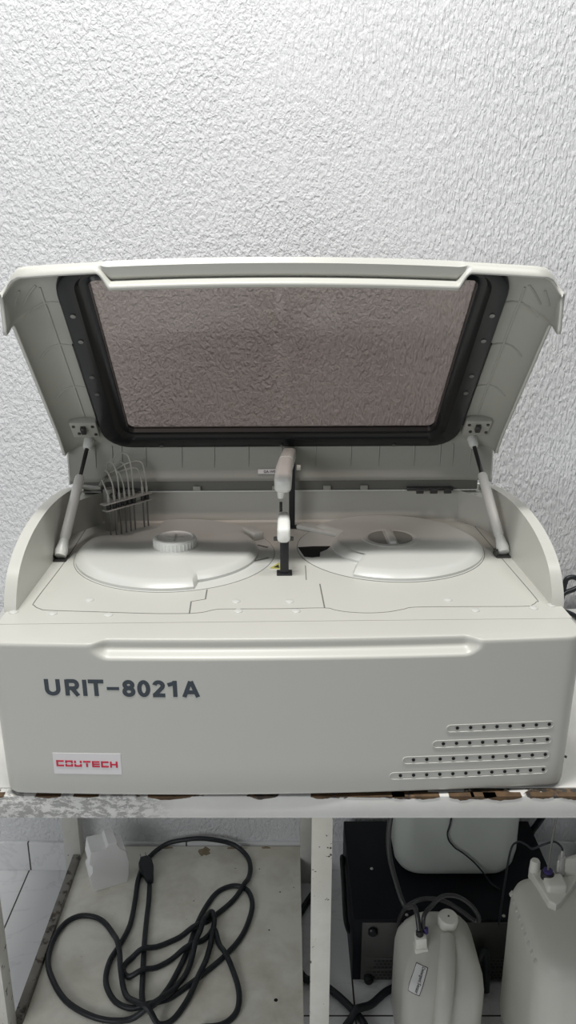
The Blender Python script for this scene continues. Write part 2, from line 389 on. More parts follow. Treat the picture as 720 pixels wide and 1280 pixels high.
for k, (ch, u0, u1) in enumerate([('U', 45, 108), ('R', 128, 186), ('I', 198, 219), ('T', 223, 286), ('-', 298, 348), ('8', 361, 413), ('0', 422, 474), ('2', 484, 534), ('1', 546, 583), ('A', 604, 674)]):
    l = MB(); x0, x1 = TX + (u0 - 45) / 627 * .2298, TX + (u1 - 45) / 627 * .2298
    for q, (pts, cl) in enumerate(glyph(ch, x0, x1, -.0018 * (x0 - TX) / .23)): stroke(l, pts, HWS * (.85 if ch in '-' else 1.06), cl, -.0006, .0001 + .00003 * q)
    l.build('letter', M['text'], front, 0)
# brand plate
bp_ = MB(); P0 = []
loops = []
for d in (-.001, .0006):
    loops.append([(x, bow(x) - d, z) for x, z in [(-.3645 + i * .0132, .0445) for i in range(9)] + [(-.2589, .0445)] + [(-.2589, .0818)] + [(-.2589 - i * .0132, .0818) for i in range(1, 9)] + [(-.3645, .0818)]])
bp_.loft(loops)
plate = bp_.build('brand_plate', M['sticker'], A, 0)
G = {'C': [(0, 0, 1, .26), (0, .74, 1, 1), (0, 0, .24, 1)], 'O': [(0, 0, 1, .24), (0, .76, 1, 1), (0, 0, .22, .42), (.78, 0, 1, .42), (0, .58, .22, 1), (.78, .58, 1, 1)],
     'U': [(0, 0, 1, .26), (0, 0, .24, .44), (.76, 0, 1, .44), (0, .62, .24, 1), (.76, .62, 1, 1)], 'T': [(0, .74, 1, 1), (.38, 0, .62, .62)],
     'E': [(0, 0, 1, .24), (0, .39, 1, .61), (0, .76, 1, 1), (0, 0, .22, 1)], 'H': [(0, 0, .24, 1), (.76, 0, 1, 1), (0, .38, 1, .62)]}
for k, ch in enumerate('COUTECH'):
    l = MB(); x0 = -.3598 + k * .01393; w, h = .0118, .0108; z0 = .0582 - .0002 * k
    for j, (a, b, c, d) in enumerate(G[ch]):
        e = .00004 * (j % 2); q4 = [(x0 + a * w, z0 + b * h), (x0 + c * w, z0 + b * h), (x0 + c * w, z0 + d * h), (x0 + a * w, z0 + d * h)]
        l.prism(q4, lambda x, z: (x, bow(x) - .0011 - e, z), lambda x, z: (x, bow(x) - .0003, z))
    l.build('letter', M['red'], plate, 0)
# vent slots
for r_, (x0, x1, z, n) in enumerate([(.2434, .4117, .1183, 8), (.2236, .4117, .0912, 9), (.1784, .4117, .0640, 11), (.1593, .4117, .0362, 12)]):
    hh = .0062; xa, xb = x0 + hh, x1 - hh; pts = []
    for i in range(13): x = xa + (xb - xa) * i / 12; pts.append((x, z + hh))
    for i in range(1, 8): a = R(90 - 180 * i / 8); pts.append((xb + hh * math.cos(a), z + hh * math.sin(a)))
    for i in range(13): x = xb - (xb - xa) * i / 12; pts.append((x, z - hh))
    for i in range(1, 8): a = R(270 - 180 * i / 8); pts.append((xa + hh * math.cos(a), z + hh * math.sin(a)))
    loop = [onface(x, zz, .0) for x, zz in pts]; mb = MB(); mb.tube(loop + [loop[0]], .0008, 6)
    slot = mb.build('vent_slot', M['shell'], A)
    first = None
    for i in range(n):
        x = x0 + .0165 + (x1 - x0 - .0235) * i / (n - 1)
        h_ = MB(); h_.lathe([(.0026, -.001), (.0026, .0009)], onface(x, z + .0006, 0), 12, (0, -1, 0))
        h_.build('vent_hole', M['hole'], slot)
MB().lathe([(.0022, -.002), (.0022, .001)], (.449, .020, .045), 10, (.7, -.7, 0)).build('panel_screw', M['dkmetal'], A)

# housing: side walls, deck, riser behind the deck
mb = MB()
prof = [(.0655, .005), (.64, .005), (.64, .334), (.636, .338), (.588, .338), (.585, .334), (.579, .272), (.575, DZ), (.0655, DZ)]
mb.prism(prof, lambda y, z: (-.4525, y, z), lambda y, z: (.4525, y, z))
housing = mb.build('housing', M['shell'], A, 30)
for sx in (-1, 1):
    for y in (.09, .58):
        MB().lathe([(.018, 0), (.02, .006)], (sx * .38, y, 0), 16).build('rubber_foot', M['black'], A)
    fin = [(.111, DZ - .001), (.114, .279), (.121, .294), (.136, .315), (.155, .331), (.185, .346), (.223, .358), (.265, .366), (.312, .371), (.36, .3725), (.41, .371), (.46, .367), (.54, .357), (.61, .342), (.625, .3385), (.625, DZ - .001)]
    fin = [(v.x, v.y) for v in catmull([(a, b, 0) for a, b in fin[:-1]], 3)] + [fin[-1]]
    x0, x1 = sorted((sx * .436, sx * .4555))
    mb = MB(); mb.prism(fin, lambda y, z: (x0, y, z), lambda y, z: (x1, y, z))
    mb.build('side_fin', M['shell'], A, 30)
# a chamfer block in each rear corner of the deck
for sx in (-1, 1):
    mb = MB(); poly = [(sx * .436, .586), (sx * .436, .50), (sx * .385, .586)]
    mb.prism(poly, lambda x, y: (x, y, DZ - .001), lambda x, y: (x, y, .336)); mb.build('corner_gusset', M['shell'], A, 0)
# lines between the deck panels
def seam(pts, r=.0009, k=5, z=DZ):
    P = catmull([(x, y, z) for x, y in pts], k) if k else [Vector((x, y, z)) for x, y in pts]
    loops = []
    for i, p in enumerate(P):
        t = (P[min(i + 1, len(P) - 1)] - P[max(i - 1, 0)]).normalized(); nrm = Vector((-t.y, t.x, 0)) * r
        loops.append([p - nrm - Vector((0, 0, .001)), p + nrm - Vector((0, 0, .001)), p + nrm + Vector((0, 0, .0004)), p - nrm + Vector((0, 0, .0004))])
    MB().loft(loops).build('panel_seam', M['seam'], A, 0)
dy = .012
seam([(x, y + dy) for x, y in [(-.418, .56), (-.416, .45), (-.414, .3157), (-.4179, .1468), (-.414, .124), (-.4013, .1105), (-.384, .1038), (-.3011, .0955), (-.2163, .0872), (-.156, .0858)]], .0007)
seam([(x, y + dy) for x, y in [(-.156, .0858), (-.135, .090), (-.1146, .1004), (-.0906, .102), (-.0106, .101), (.0613, .1024), (.0789, .094), (.0989, .0857), (.13, .081), (.1634, .0842), (.19, .094), (.212, .1019), (.30, .1018), (.3897, .1008), (.4059, .107), (.4162, .119), (.4205, .1364), (.418, .30), (.415, .5583)]], .0006)
seam([(x, y + dy) for x, y in [(-.156, .0858), (-.1576, .1338)]], .0011, 0)
seam([(x, y + dy) for x, y in [(-.1576, .1338), (-.1347, .1432)]], .0006, 0)
seam([(x, y + dy) for x, y in [(-.1347, .1432), (-.135, .1848)]], .0011, 0)
seam([(x, y + dy) for x, y in [(.0613, .2054), (.0626, .1024)]], .0011, 0)
seam([(x, y + dy) for x, y in [(.0401, .2962), (.0383, .2247)]], .0008, 0)
for x, y in [(-.3283, .1446), (-.3756, .0911), (-.0833, .132), (-.078, .0932), (.0058, .1298), (.0152, .0909), (.2708, .13), (.3057, .0869), (.4033, .0941), (-.285, .0835), (.437, .105), (-.440, .098)]:
    MB().lathe([(.0078, -.001), (.0076, .0008), (.006, .002), (.002, .0026)], (x, y + dy, DZ), 16).build('screw_cap', M['disk'], A)

# disk covers: polar domes with notches
def dome(name, c, rf, hf, bevf, m, n=160, ring=None):
    loops = []
    for t, zf in ((0, 0), (0, .35), (.35, .78), (.7, .95), (1, 1)):
        L = []
        for k in range(n):
            a = 2 * math.pi * k / n; r = rf(a); b = bevf(a)
            rr = r - b * t; L.append((c[0] + rr * math.cos(a), c[1] + rr * math.sin(a), DZ + hf * zf))
        loops.append(L)
    for q, dz in ((.6, .0006), (.35, .0016), (.33, .0024), (.2, .0026)):
        loops.append([(c[0] + (rf(2 * math.pi * k / n) * (1 - q) * 0 + q * .17) * math.cos(2 * math.pi * k / n), c[1] + q * .17 * math.sin(2 * math.pi * k / n), DZ + hf + dz) for k in range(n)])
    loops[0] = [(x, y, DZ - .001) for x, y, z in loops[0]]
    return MB().loft(loops).build(name, m, A, 35)
def angd(a, b): return (a - b + math.pi) % (2 * math.pi) - math.pi
def win(a, a0, a1, w): # 1 inside [a0,a1] degrees (a0<a1), soft edges of w degrees
    mid = (a0 + a1) / 2; h = (a1 - a0) / 2; d = abs(math.degrees(angd(a, R(mid))))
    return smooth01((h + w / 2 - d) / w)
CL = (-.209, .378); CR = (.212, .405)
MB().lathe([(.1915, -.001), (.1915, .0006), (.1905, .0010)], (CL[0], CL[1], DZ), 96).build('disk_base', M['disk'], A)
MB().lathe([(.1925, -.001), (.1925, .0003)], (CL[0], CL[1], DZ), 96).build('disk_seam', M['seam'], A)
dl = dome('sample_disk_cover', CL, lambda a: .189 - .028 * win(a, -72, 38, 5) - .052 * win(a, 108, 152, 14), .017, lambda a: .022 - .004 * win(a, -72, 38, 6), M['disk'])
kn = MB(); kn.lathe([(.041, .0), (.0415, .016), (.0395, .0188), (.035, .0195), (.033, .0175), (.012, .0172)], (-.209, .374, DZ + .0175), 48)
knob = kn.build('knob', M['white'], dl, 35)
mb = MB()
for k in range(36):
    a = 2 * math.pi * k / 36; mb.tube([(-.209 + .0412 * math.cos(a), .374 + .0412 * math.sin(a), DZ + .019), (-.209 + .0415 * math.cos(a), .374 + .0415 * math.sin(a), DZ + .033)], .0009, 5)
mb.build('grip_ridge', M['white'], dl)
mb = MB(); mb.box((-.2105, .352, DZ + .034), (-.2075, .394, DZ + .0358)); mb.box((-.226, .372, DZ + .0342), (-.192, .3745, DZ + .0357)); mb.build('knob_mark', M['disk'], dl)
# raised clip on the right of the sample disk, two slots
MB().box((-.026, -.013, 0), (.026, .013, .018), .004, 3, Matrix.Translation((-.062, .475, DZ)) @ Matrix.Rotation(R(-58), 4, 'Z')).build('cover_clip', M['disk'], A)
for a, b in [((-.0558, .3317), (-.0285, .3484)), ((-.0509, .4223), (-.0301, .4075))]:
    seam([a, b], .0028, 0, DZ + .0012)
MB().lathe([(.1845, -.001), (.1845, .0004)], (CR[0], CR[1], DZ), 96).build('disk_seam', M['seam'], A)
MB().lathe([(.1832, -.001), (.1832, .0008), (.182, .0012)], (CR[0], CR[1], DZ), 96).build('disk_base', M['disk'], A)
dr = dome('reagent_disk_cover', CR, lambda a: .181 - .066 * win(a, 146, 237, 8), .017, lambda a: .022 + .006 * win(a, 146, 232, 20), M['disk'])
# black opening left of the reagent cover
poly = [(x, y + dy) for x, y in [(.0295, .394), (.0600, .3985), (.0945, .3985), (.0860, .380), (.0720, .366), (.0697, .3403), (.055, .336), (.0400, .341)]]
MB().prism(poly, lambda x, y: (x, y, DZ - .001), lambda x, y: (x, y, DZ + .0018)).build('disk_opening', M['hole'], A, 0)
MB().box((-.055, -.016, 0), (.055, .016, .010), .004, 3, Matrix.Translation((.083, .505, DZ)) @ Matrix.Rotation(R(-35), 4, 'Z')).build('cover_clip', M['disk'], A)
# grip in the reagent cover: bar across flat patches, the wells' shade painted dark
gx, gy, gz = .213, .408, DZ + .0196
mb = MB(); mb.lathe([(.058, -.002), (.057, .0008), (.050, .0016), (.0455, .0012), (.043, -.001)], (gx, gy, gz), 48, caps=False); mb.build('grip_rim', M['disk'], dr, 50)
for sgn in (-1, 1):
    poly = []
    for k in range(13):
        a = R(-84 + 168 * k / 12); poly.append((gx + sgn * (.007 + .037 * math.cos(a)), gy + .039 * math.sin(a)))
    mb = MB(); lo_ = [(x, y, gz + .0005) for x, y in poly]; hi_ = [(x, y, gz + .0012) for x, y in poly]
    mb.loft([lo_, hi_]); mb.build('well_shade_patch', mat('grip_well_shade', (.27, .27, .25), .5), dr, 0)
MB().box((gx - .007, gy - .041, gz - .001), (gx + .007, gy + .041, gz + .006), .003, 3).build('grip_bar', M['disk'], dr)

# sampling arms
def arm(name, px, py, post_top, pw, loops, label):
    pb = MB(); pb.box((px - pw / 2, py - pw / 2, DZ), (px + pw / 2, py + pw / 2, post_top), .001)
    post = pb.build(name, M['blackm'], A); post['label'] = label
    MB().box((px - pw * .9, py - pw * .7, DZ), (px + pw * .9, py + pw * .7, DZ + .004), .001).build('post_foot', M['blackm'], post)
    return post
p1 = arm('sampling_arm', 0, .268, .345, .0155, None, 'short front arm on black post')
def armbody(secs, n=6):
    mb = MB(); mb.loft([[(cx + x, y, cz + z) for x, z in rrect(hw, hh, min(hw, hh) * .62, n)] for y, cx, cz, hw, hh in secs]); return mb
armbody([(.241, -.0015, .348, .007, .009), (.243, -.0015, .349, .0095, .0125), (.248, -.0015, .350, .0115, .0145), (.30, -.0005, .3515, .0115, .0135), (.335, .0, .353, .0105, .0125), (.341, .0, .353, .007, .009)]).build('arm_cover', M['white'], p1, 50)
for sx in (-1, 1): MB().lathe([(.004, 0), (.004, .006)], (-.0015 + sx * .014, .262, .3345), 10).build('cable_plug', M['dkmetal'], p1)
MB().tube([(0, .320, .345), (0, .320, .300)], .0012).build('probe_needle', M['metal'], p1)
p2 = arm('mixing_arm', .0215, .535, .420, .0125, None, 'tall rear arm on black post')
armbody([(.346, -.001, .412, .011, .010), (.350, -.001, .4125, .0145, .0145), (.358, -.001, .413, .016, .0175), (.42, .0025, .419, .016, .0185), (.457, .006, .4245, .0140, .0170), (.4575, .006, .4245, .0125, .0155), (.461, .007, .4255, .0125, .0155), (.4615, .007, .4255, .014, .017), (.54, .016, .427, .0135, .0165), (.548, .0165, .427, .009, .012)]).build('arm_cover', M['white'], p2, 50)
MB().lathe([(.0058, -.014), (.0068, -.010), (.0072, 0), (.0085, .001), (.0085, .01)], (-.0045, .366, .397), 16).build('mixer_nozzle', M['white'], p2)
MB().tube([(-.0045, .366, .375), (-.0045, .366, .295)], .0028).build('mixing_rod', M['black'], p2)
MB().lathe([(.006, 0), (.0055, .008)], (.030, .505, .408), 12, (1, 0, 0)).build('arm_button', M['white'], p2)
# warning triangle, small round bosses
poly = [(-.0265, .2955), (-.009, .3235), (-.005, .290)]
MB().prism(poly, lambda x, y: (x, y, DZ), lambda x, y: (x, y, DZ + .0008)).build('warning_label', M['yellow'], A, 0)
MB().prism([(-.0195, .2985), (-.0105, .3125), (-.0085, .2955)], lambda x, y: (x, y, DZ + .0006), lambda x, y: (x, y, DZ + .0011)).build('warning_mark', M['ink'], A, 0)
MB().lathe([(.006, 0), (.0055, .003)], (-.004, .345, DZ), 14).build('deck_boss', M['seal'], A)

# gas struts
for sx in (-1, 1):
    b = Vector((sx * .4235, .352, DZ + .012)); t = Vector((sx * .398, .548, .462)); d = (t - b)
    mb = MB(); mb.tube([b + d * .10, b + d * .12, b + d * .13, b + d * .63, b + d * .65], [.006, .0092, .0098, .0098, .0085], 16)
    st = mb.build('gas_strut', M['strut'], A)
    MB().tube([b + d * .64, b + d * .93], .0042, 12).build('strut_rod', M['dkmetal'], st)
    MB().tube([b - d * .02, b + d * .02, b + d * .11], [.0105, .0125, .0085], 14).build('end_fitting', M['white'], st)
    MB().tube([b + d * .90, b + d * .92, b + d * .985, b + d * 1.0], [.007, .0095, .0105, .008], 14).build('end_fitting', M['white'], st)
    mb = MB(); mb.box((b.x - .015, b.y - .014, DZ - .001), (b.x + .012, b.y + .018, DZ + .003), .001); mb.box((b.x - .016, b.y - .010, DZ), (b.x - .0125, b.y + .010, DZ + .012)); mb.box((b.x - .012, b.y - .003, DZ + .008), (b.x + .008, b.y + .003, DZ + .014))
    mb.build('strut_bracket', M['dkmetal'], st)

# ---- lid. s runs from the hinge to the lip, n towards the deck
def LP(x, s, n): return Vector((x, .60 - .684 * s - .729 * n, .404 + .729 * s - .684 * n))
XS = .365
def edge(s): return interp(s, [(0, .045), (.06, .034), (.12, .027), (.43, .027), (.440, .0275), (.446, .031), (.452, .041), (.457, .056), (.460, .067), (.464, .067), (.470, .061), (.515, .020), (.56, .015)])
def bowS(x, s):
    a = abs(x) / .445; return -(.022 * a * a + .014 * smooth01((a - .91) / .09) ** 1.6) * min(1, (s / .55)) ** 3
def midlip(x): return smooth01((.292 - abs(x)) / .022)
def lid_n(x, s):
    a = abs(x)
    if a <= XS: return 0
    t = min(1, (a - XS) / (.445 - XS)); ph = math.asin(t)
    return edge(s + bowS(x, s)) * (1 - math.cos(ph)) - .008 * math.sin(math.pi * t) * smooth01((s - .05) / .08)
rowsP = [('b', .008, .061), ('b', .014, .053), ('b', .032, .034), ('b', .047, .019), ('b', .055, .011), ('b', .060, .004), ('f', .066, 0), ('f', .08, 0), ('f', .095, 0), ('f', .111, 0)]
rowsP += [('f', v, 0) for v in (.13, .15, .17, .19, .21, .23, .25, .27, .29, .31, .33, .35, .37, .39, .405, .42, .43, .437, .444, .451, .457, .463, .469, .475, .481, .487, .493, .499, .505, .511, .517, .5235)]
rowsP += [('f', .529, 0), ('f', .535, -.0005), ('f', .541, -.001)]
lipM = [(.549, .000), (.557, .002), (.561, .006), (.560, .0100), (.550, .0135), (.540, .0165), (.5365, .0195), (.538, .0245), (.541, .0310), (.542, .0370), (.541, .0420)]
lipE = [(.549, .000), (.556, .002), (.5595, .0055), (.560, .0085), (.560, .0105), (.5597, .0125), (.5593, .0145), (.559, .016), (.5585, .0175), (.558, .019), (.557, .020)]
XC = [-.445, -.4445, -.443, -.439, -.432, -.423, -.411, -.397, -.381, -.365, -.34, -.32, -.313]
XC += [-.308 + .0028 * i for i in range(15)] + [-.26 + .02 * i for i in range(27)]
XC = sorted(set([round(x, 4) for x in XC] + [round(-x, 4) for x in XC]))
bm = bmesh.new(); grid = []
allrows = rowsP + [('l', i, 0) for i in range(len(lipM))]
for kind, s, n in allrows:
    row = []
    for x in XC:
        if kind == 'l':
            f = midlip(x); (s1, n1), (s2, n2) = lipE[s], lipM[s]; ss, nn = s1 + (s2 - s1) * f, n1 + (n2 - n1) * f
            cf = smooth01((abs(x) - .405) / .035); ss = .541 + (ss - .541) * (1 - .93 * cf)
            sb = ss + bowS(x, ss); e = lid_n(x, .541)
            p = LP(x, sb, max(nn * (1 - cf), e) + (.0008 * s * cf))
        else:
            e = lid_n(x, s)
            p = LP(x, s + bowS(x, s), n + e * (1 if kind == 'f' else .15))
        row.append(bm.verts.new(p))
    grid.append(row)
for j in range(len(grid) - 1):
    s0 = allrows[j][1] if allrows[j][0] != 'l' else 9; s1 = allrows[j + 1][1] if allrows[j + 1][0] != 'l' else 9
    for i in range(len(XC) - 1):
        if XC[i] >= -.3131 and XC[i + 1] <= .3131 and s0 >= .1109 and s1 <= .5236: continue
        bm.faces.new((grid[j][i], grid[j][i + 1], grid[j + 1][i + 1], grid[j + 1][i]))
bm.normal_update()
me = bpy.data.meshes.new('lid'); bm.to_mesh(me)
fz = [f for f in bm.faces if abs(f.calc_center_median().x) < .36][0]
bm.free(); me.shade_smooth(); me.set_sharp_from_angle(angle=R(42)); me.materials.append(M['inner']); me.materials.append(M['shell'])
lid = bpy.data.objects.new('lid', me); C.objects.link(lid); lid.parent = A
outward = Vector((0, .729, .684))
sd = lid.modifiers.new('thickness', 'SOLIDIFY'); sd.thickness = .006; sd.use_even_offset = True; sd.material_offset = 1; sd.material_offset_rim = 1
nrm = sum(((p.normal) for p in me.polygons if abs(p.center.x) > .33 and abs(p.center.x) < .36), Vector())
sd.offset = 1 if nrm.dot(outward) > 0 else -1
# window frame
def rr_lp(hw, s0, s1, r, n_, k=6):
    cs = (s0 + s1) / 2; return [LP(x, cs + y, n_) for x, y in rrect(hw, (s1 - s0) / 2, r, k)]
mb = MB()
mb.loft([rr_lp(.367, .058, .548, .055, .0005), rr_lp(.366, .059, .547, .055, .008), rr_lp(.363, .062, .545, .053, .0105), rr_lp(.335, .090, .538, .035, .0115), rr_lp(.329, .097, .534, .03, .0035), rr_lp(.320, .104, .529, .022, .0030), rr_lp(.3125, .1115, .524, .014, .0085), rr_lp(.3115, .1125, .523, .013, .008), rr_lp(.3115, .1125, .523, .013, -.006), rr_lp(.366, .059, .547, .055, .0)], True, False, False)
frame = mb.build('window_frame', M['black'], lid, 50)
mb = MB(); mb.loft([rr_lp(.3115, .1125, .523, .013, -.001), rr_lp(.3115, .1125, .523, .013, -.004)]); mb.build('window_pane', M['glass'], lid, 0)
for sx in (-1, 1):
    for x, s in ((.350, .447), (.350, .385), (.350, .290), (.350, .240)):
        MB().lathe([(.0048, 0), (.0045, .002), (.002, .0022)], LP(sx * x, s, .0105), 10, (0, -.729, -.684)).build('frame_screw', M['screw'], frame)
    mb = MB(); mb.tube([LP(sx * .366, .13 + .03 * i, .004) for i in range(9)], .004, 6); mb.build('frame_edge', M['black'], frame)
for x in (-.25, 0, .235):
    MB().lathe([(.0042, 0), (.004, .002), (.002, .0022)], LP(x, .067, .0107), 10, (0, -.729, -.684)).build('frame_screw', M['screw'], frame)
# ribs inside the lid
def rib(path, r=.0024, h=.0):
    MB().tube([LP(x, s + bowS(x, s), lid_n(x, s) + h) for x, s in path], r, 6).build('rib', M['inner'], lid)
for sx in (-1, 1):
    rib([(sx * .394, .15 + .01 * i) for i in range(37)])
    for s in (.245, .365, .475):
        rib([(sx * (.362 + .004 * i), s - .012 * max(0, (i - 7) / 8) ** 2) for i in range(18)])
    rib([(sx * (.400 + .003 * i), .515 - .003 * i) for i in range(9)]); rib([(sx * (.425 + .002 * i), .52 - .003 * i) for i in range(6)])
for x in (-.39, -.355, -.335, -.285, -.21, -.142, -.07, 0, .072, .146, .205, .28, .335, .362, .40):
    MB().tube([LP(x, .060, .005), LP(x, .0515, .0155), LP(x, .040, .027), LP(x, .028, .039)], [.0022, .0020, .0016, .0008], 6).build('rib', M['inner'], lid)
# strut anchor plates
for sx in (-1, 1):
    q = Matrix(((1, 0, 0), (0, -.684, -.729), (0, .729, -.684))).to_4x4()
    mtx = Matrix.Translation(LP(sx * .398, .124, .0)) @ q
    pl_ = MB().box((-.027, -.026, -.006), (.027, .024, .011), .003, 2, mtx).build('anchor_plate', M['inner'], lid)
    for u, v in ((-.019, .013), (.019, .013), (-.012, -.010), (.021, -.013)):
        MB().lathe([(.0034, 0), (.0032, .002)], mtx @ Vector((u, v, .011)), 10, q.to_3x3() @ Vector((0, 0, 1))).build('plate_screw', M['dkmetal'], lid)
    MB().box((-.005, -.004, .010), (.005, .014, .020), .001, 1, mtx).build('ball_stud', M['dkmetal'], lid)
# serial label on the lid's lower edge
def onlid(x, v, d): return LP(x, .0225 + v * .684 - 0, .0455 - v * .69) + Vector((0, -.98, -.1)) * (d + .0016)
mb = MB(); mb.loft([[onlid(-.050, -.0055, d), onlid(-.001, -.0055, d), onlid(-.001, .0045, d), onlid(-.050, .0045, d)] for d in (-.0008, .0004)])
sl = mb.build('serial_label', M['sticker'], lid, 0)
text_obj('label_text', 'GA-W02A', (-.038, -.004, -.0035, .0025), lambda x, y, d: onlid(x, y, d + .0004), M['ink'], sl, offset=.01)
# hinge line
MB().box((-.425, .570, .3385), (.425, .5725, .3415), .0008).build('hinge_trim', M['white'], A)
MB().box((-.425, .573, .3375), (.425, .612, .378), .001).build('shaded_hinge_channel', mat('hinge_gap_shade', (.17, .17, .155), .6), A)  # channel coloured darker to paint in the shadow gap below the lid
for x0, x1 in ((.27, .37), (-.385, -.29)):
    mb = MB(); mb.box((x0, .560, .341), (x1, .572, .348), .001)
    for k in range(3): mb.tube([(x0 + .02 + k * .03, .559, .340), (x0 + .035 + k * .03, .559, .340)], .005, 10)
    mb.build('hinge', M['dkmetal'], A)
for x in (-.19, -.02, .09, .17): MB().box((x, .566, .3425), (x + .016, .572, .352), .0008).build('hinge_clip', M['inner'], A)

# wash needles and tubes
stand = MB().lathe([(.0135, 0), (.0135, .085), (.011, .09)], (-.362, .535, DZ), 20).build('wash_station', M['seal'], A)
v0, v1 = Vector((-.354, .436, 0)), Vector((-.277, .524, 0)); dv = (v1 - v0).normalized(); nv = Vector((-dv.y, dv.x, 0)); Lr = (v1 - v0).length
def barbox(z0, z1, u0, u1, w): 
    m_ = Matrix(((dv.x, nv.x, 0, v0.x), (dv.y, nv.y, 0, v0.y), (0, 0, 1, 0), (0, 0, 0, 1)))
    return MB().box((u0, -w, z0), (u1, w, z1), .0006, 1, m_)
barbox(.3365, .3390, 0, Lr, .008).build('needle_bar', M['metal'], stand)
barbox(.3505, .3530, -.004, Lr, .008).build('needle_bar', M['metal'], stand)
MB().tube([(-.362, .535, .345), (-.335, .49, .345)], .006, 10).build('bar_bracket', M['dkmetal'], stand)
us = [(-.3389, .444), (-.3352, .4575), (-.3289, .4672), (-.3225, .4775), (-.3177, .4855), (-.312, .4945), (-.2903, .5093), (-.2836, .5175)]
for i in range(8):
    u = [.012, .026, .039, .052, .064, .075, .099, .110][i]; p = v0 + dv * u
    MB().tube([(p.x, p.y, DZ + .012), (p.x, p.y, .3505)], .0016, 8).build('wash_needle', M['screw'], stand)
    MB().box((p.x - .0042, p.y - .004, .339), (p.x + .0042, p.y + .004, .3505), .001, 1).build('needle_clamp', M['black'], stand)
    MB().lathe([(.0028, 0), (.003, .012), (.0014, .018)], (p.x, p.y, .353), 8).build('needle_fitting', M['seal'], stand)
    hgt = .372 + .012 * (i % 3) + .004 * min(i, 5) - (.01 if i > 5 else 0)
    end = Vector((-.392 + .004 * (i % 4), .553 + .003 * (i % 3), .352 + .003 * (i % 4)))
    P = catmull([(p.x, p.y, .366), (p.x - .002, p.y + .002, hgt), (p.x - .012, p.y + .012, hgt + .022), (p.x * .6 - .38 * .4 - .006, p.y * .6 + .55 * .4, hgt + .016), (-.374 + .003 * (i % 3), .548, .378), tuple(end)], 6)
    MB().tube(P, .0015, 6).build('wash_tube', M['clear'], stand)
MB().tube([(-.425, .575, .351), (-.40, .556, .353), (-.382, .552, .354)], [.005, .006, .0045], 10).build('tube_clamp', M['seal'], stand)

# ------------------------------------------------------------------ under the bench: power cord, foam
cordxy = [(-0.352, 1.638), (-0.345, 1.585), (-0.34, 1.522), (-0.333, 1.452), (-0.323, 1.376), (-0.314, 1.315), (-0.304, 1.294), (-0.285, 1.296), (-0.261, 1.335), (-0.242, 1.391), (-0.227, 1.452), (-0.219, 1.504), (-0.201, 1.566), (-0.176, 1.614), (-0.137, 1.634), (-0.103, 1.62), (-0.088, 1.575), (-0.094, 1.522), (-0.112, 1.469), (-0.146, 1.418), (-0.195, 1.365), (-0.242, 1.32), (-0.272, 1.294), (-0.313, 1.284), (-0.353, 1.293), (-0.38, 1.315), (-0.401, 1.355), (-0.403, 1.407), (-0.389, 1.452), (-0.377, 1.51), (-0.379, 1.585), (-0.384, 1.659), (-0.373, 1.728), (-0.333, 1.768), (-0.272, 1.770), (-0.205, 1.770), (-0.145, 1.768), (-0.109, 1.739), (-0.098, 1.687), (-0.11, 1.632), (-0.143, 1.576), (-0.179, 1.535), (-0.209, 1.502), (-0.253, 1.472), (-0.304, 1.443), (-0.346, 1.421), (-0.366, 1.399), (-0.367, 1.378), (-0.349, 1.365), (-0.304, 1.382), (-0.255, 1.416), (-0.213, 1.45), (-0.186, 1.479), (-0.176, 1.51), (-0.184, 1.537), (-0.196, 1.516), (-0.208, 1.463), (-0.22, 1.397), (-0.239, 1.335), (-0.267, 1.291), (-0.309, 1.265), (-0.366, 1.258), (-0.42, 1.272), (-0.475, 1.305), (-0.517, 1.355), (-0.543, 1.407), (-0.547, 1.469), (-0.532, 1.516), (-0.499, 1.537), (-0.452, 1.526), (-0.411, 1.481), (-0.386, 1.429), (-0.372, 1.376), (-0.353, 1.325), (-0.323, 1.286), (-0.288, 1.26), (-0.261, 1.249), (-0.238, 1.263), (-0.214, 1.31), (-0.191, 1.376), (-0.18, 1.446), (-0.173, 1.484), (-0.155, 1.441), (-0.125, 1.386), (-0.106, 1.325), (-0.109, 1.277), (-0.137, 1.249), (-0.18, 1.243)]
topz = {33: .105, 34: .122, 35: .124, 36: .108}
cr = .0063; SZ = .085
P = []
for i, (x, y) in enumerate(cordxy):
    P.append(Vector((x, y, SZ + cr)))
fineP = catmull(P, 5)
# where the cord crosses an earlier stretch, lift it over
for i, p in enumerate(fineP):
    top = SZ + cr
    for j in range(0, i - 14):
        q = fineP[j]; d = math.hypot(p.x - q.x, p.y - q.y)
        if d < .022: top = max(top, q.z + 2 * cr * smooth01((.022 - d) / .012))
    p.z = min(top, SZ + cr * 6)
for _ in range(2):
    zz = [p.z for p in fineP]
    for i in range(1, len(fineP) - 1): fineP[i].z = max(SZ + cr, (zz[i - 1] + 2 * zz[i] + zz[i + 1]) / 4)
for i, p in enumerate(fineP):
    k = i / 5; w = max(0, 1 - abs(k - 34.5) / 2.6); p.z += .032 * smooth01(w)
cord = MB().tube(fineP, cr, 10).build('power_cord', M['rubber'])
tag(cord, 'black power cord with two-prong plug coiled loosely on the lower shelf', 'power cord')
mb = MB()
a, b = Vector((-.350, 1.640, SZ + .014)), Vector((-.378, 1.712, SZ + .022)); d = (b - a).normalized(); sd_ = Vector((d.y, -d.x, 0)).normalized(); up_ = sd_.cross(d)
mb.loft([[a + d * t * (b - a).length + sd_ * x + up_ * z for x, z in rrect(hw, hh, min(hw, hh) * .5, 3)] for t, hw, hh in ((0, .008, .008), (.1, .010, .009), (.3, .013, .0105), (.55, .018, .012), (.8, .0175, .012), (.95, .012, .011), (1, .0105, .010))])
mb.build('plug', M['rubber'], cord)
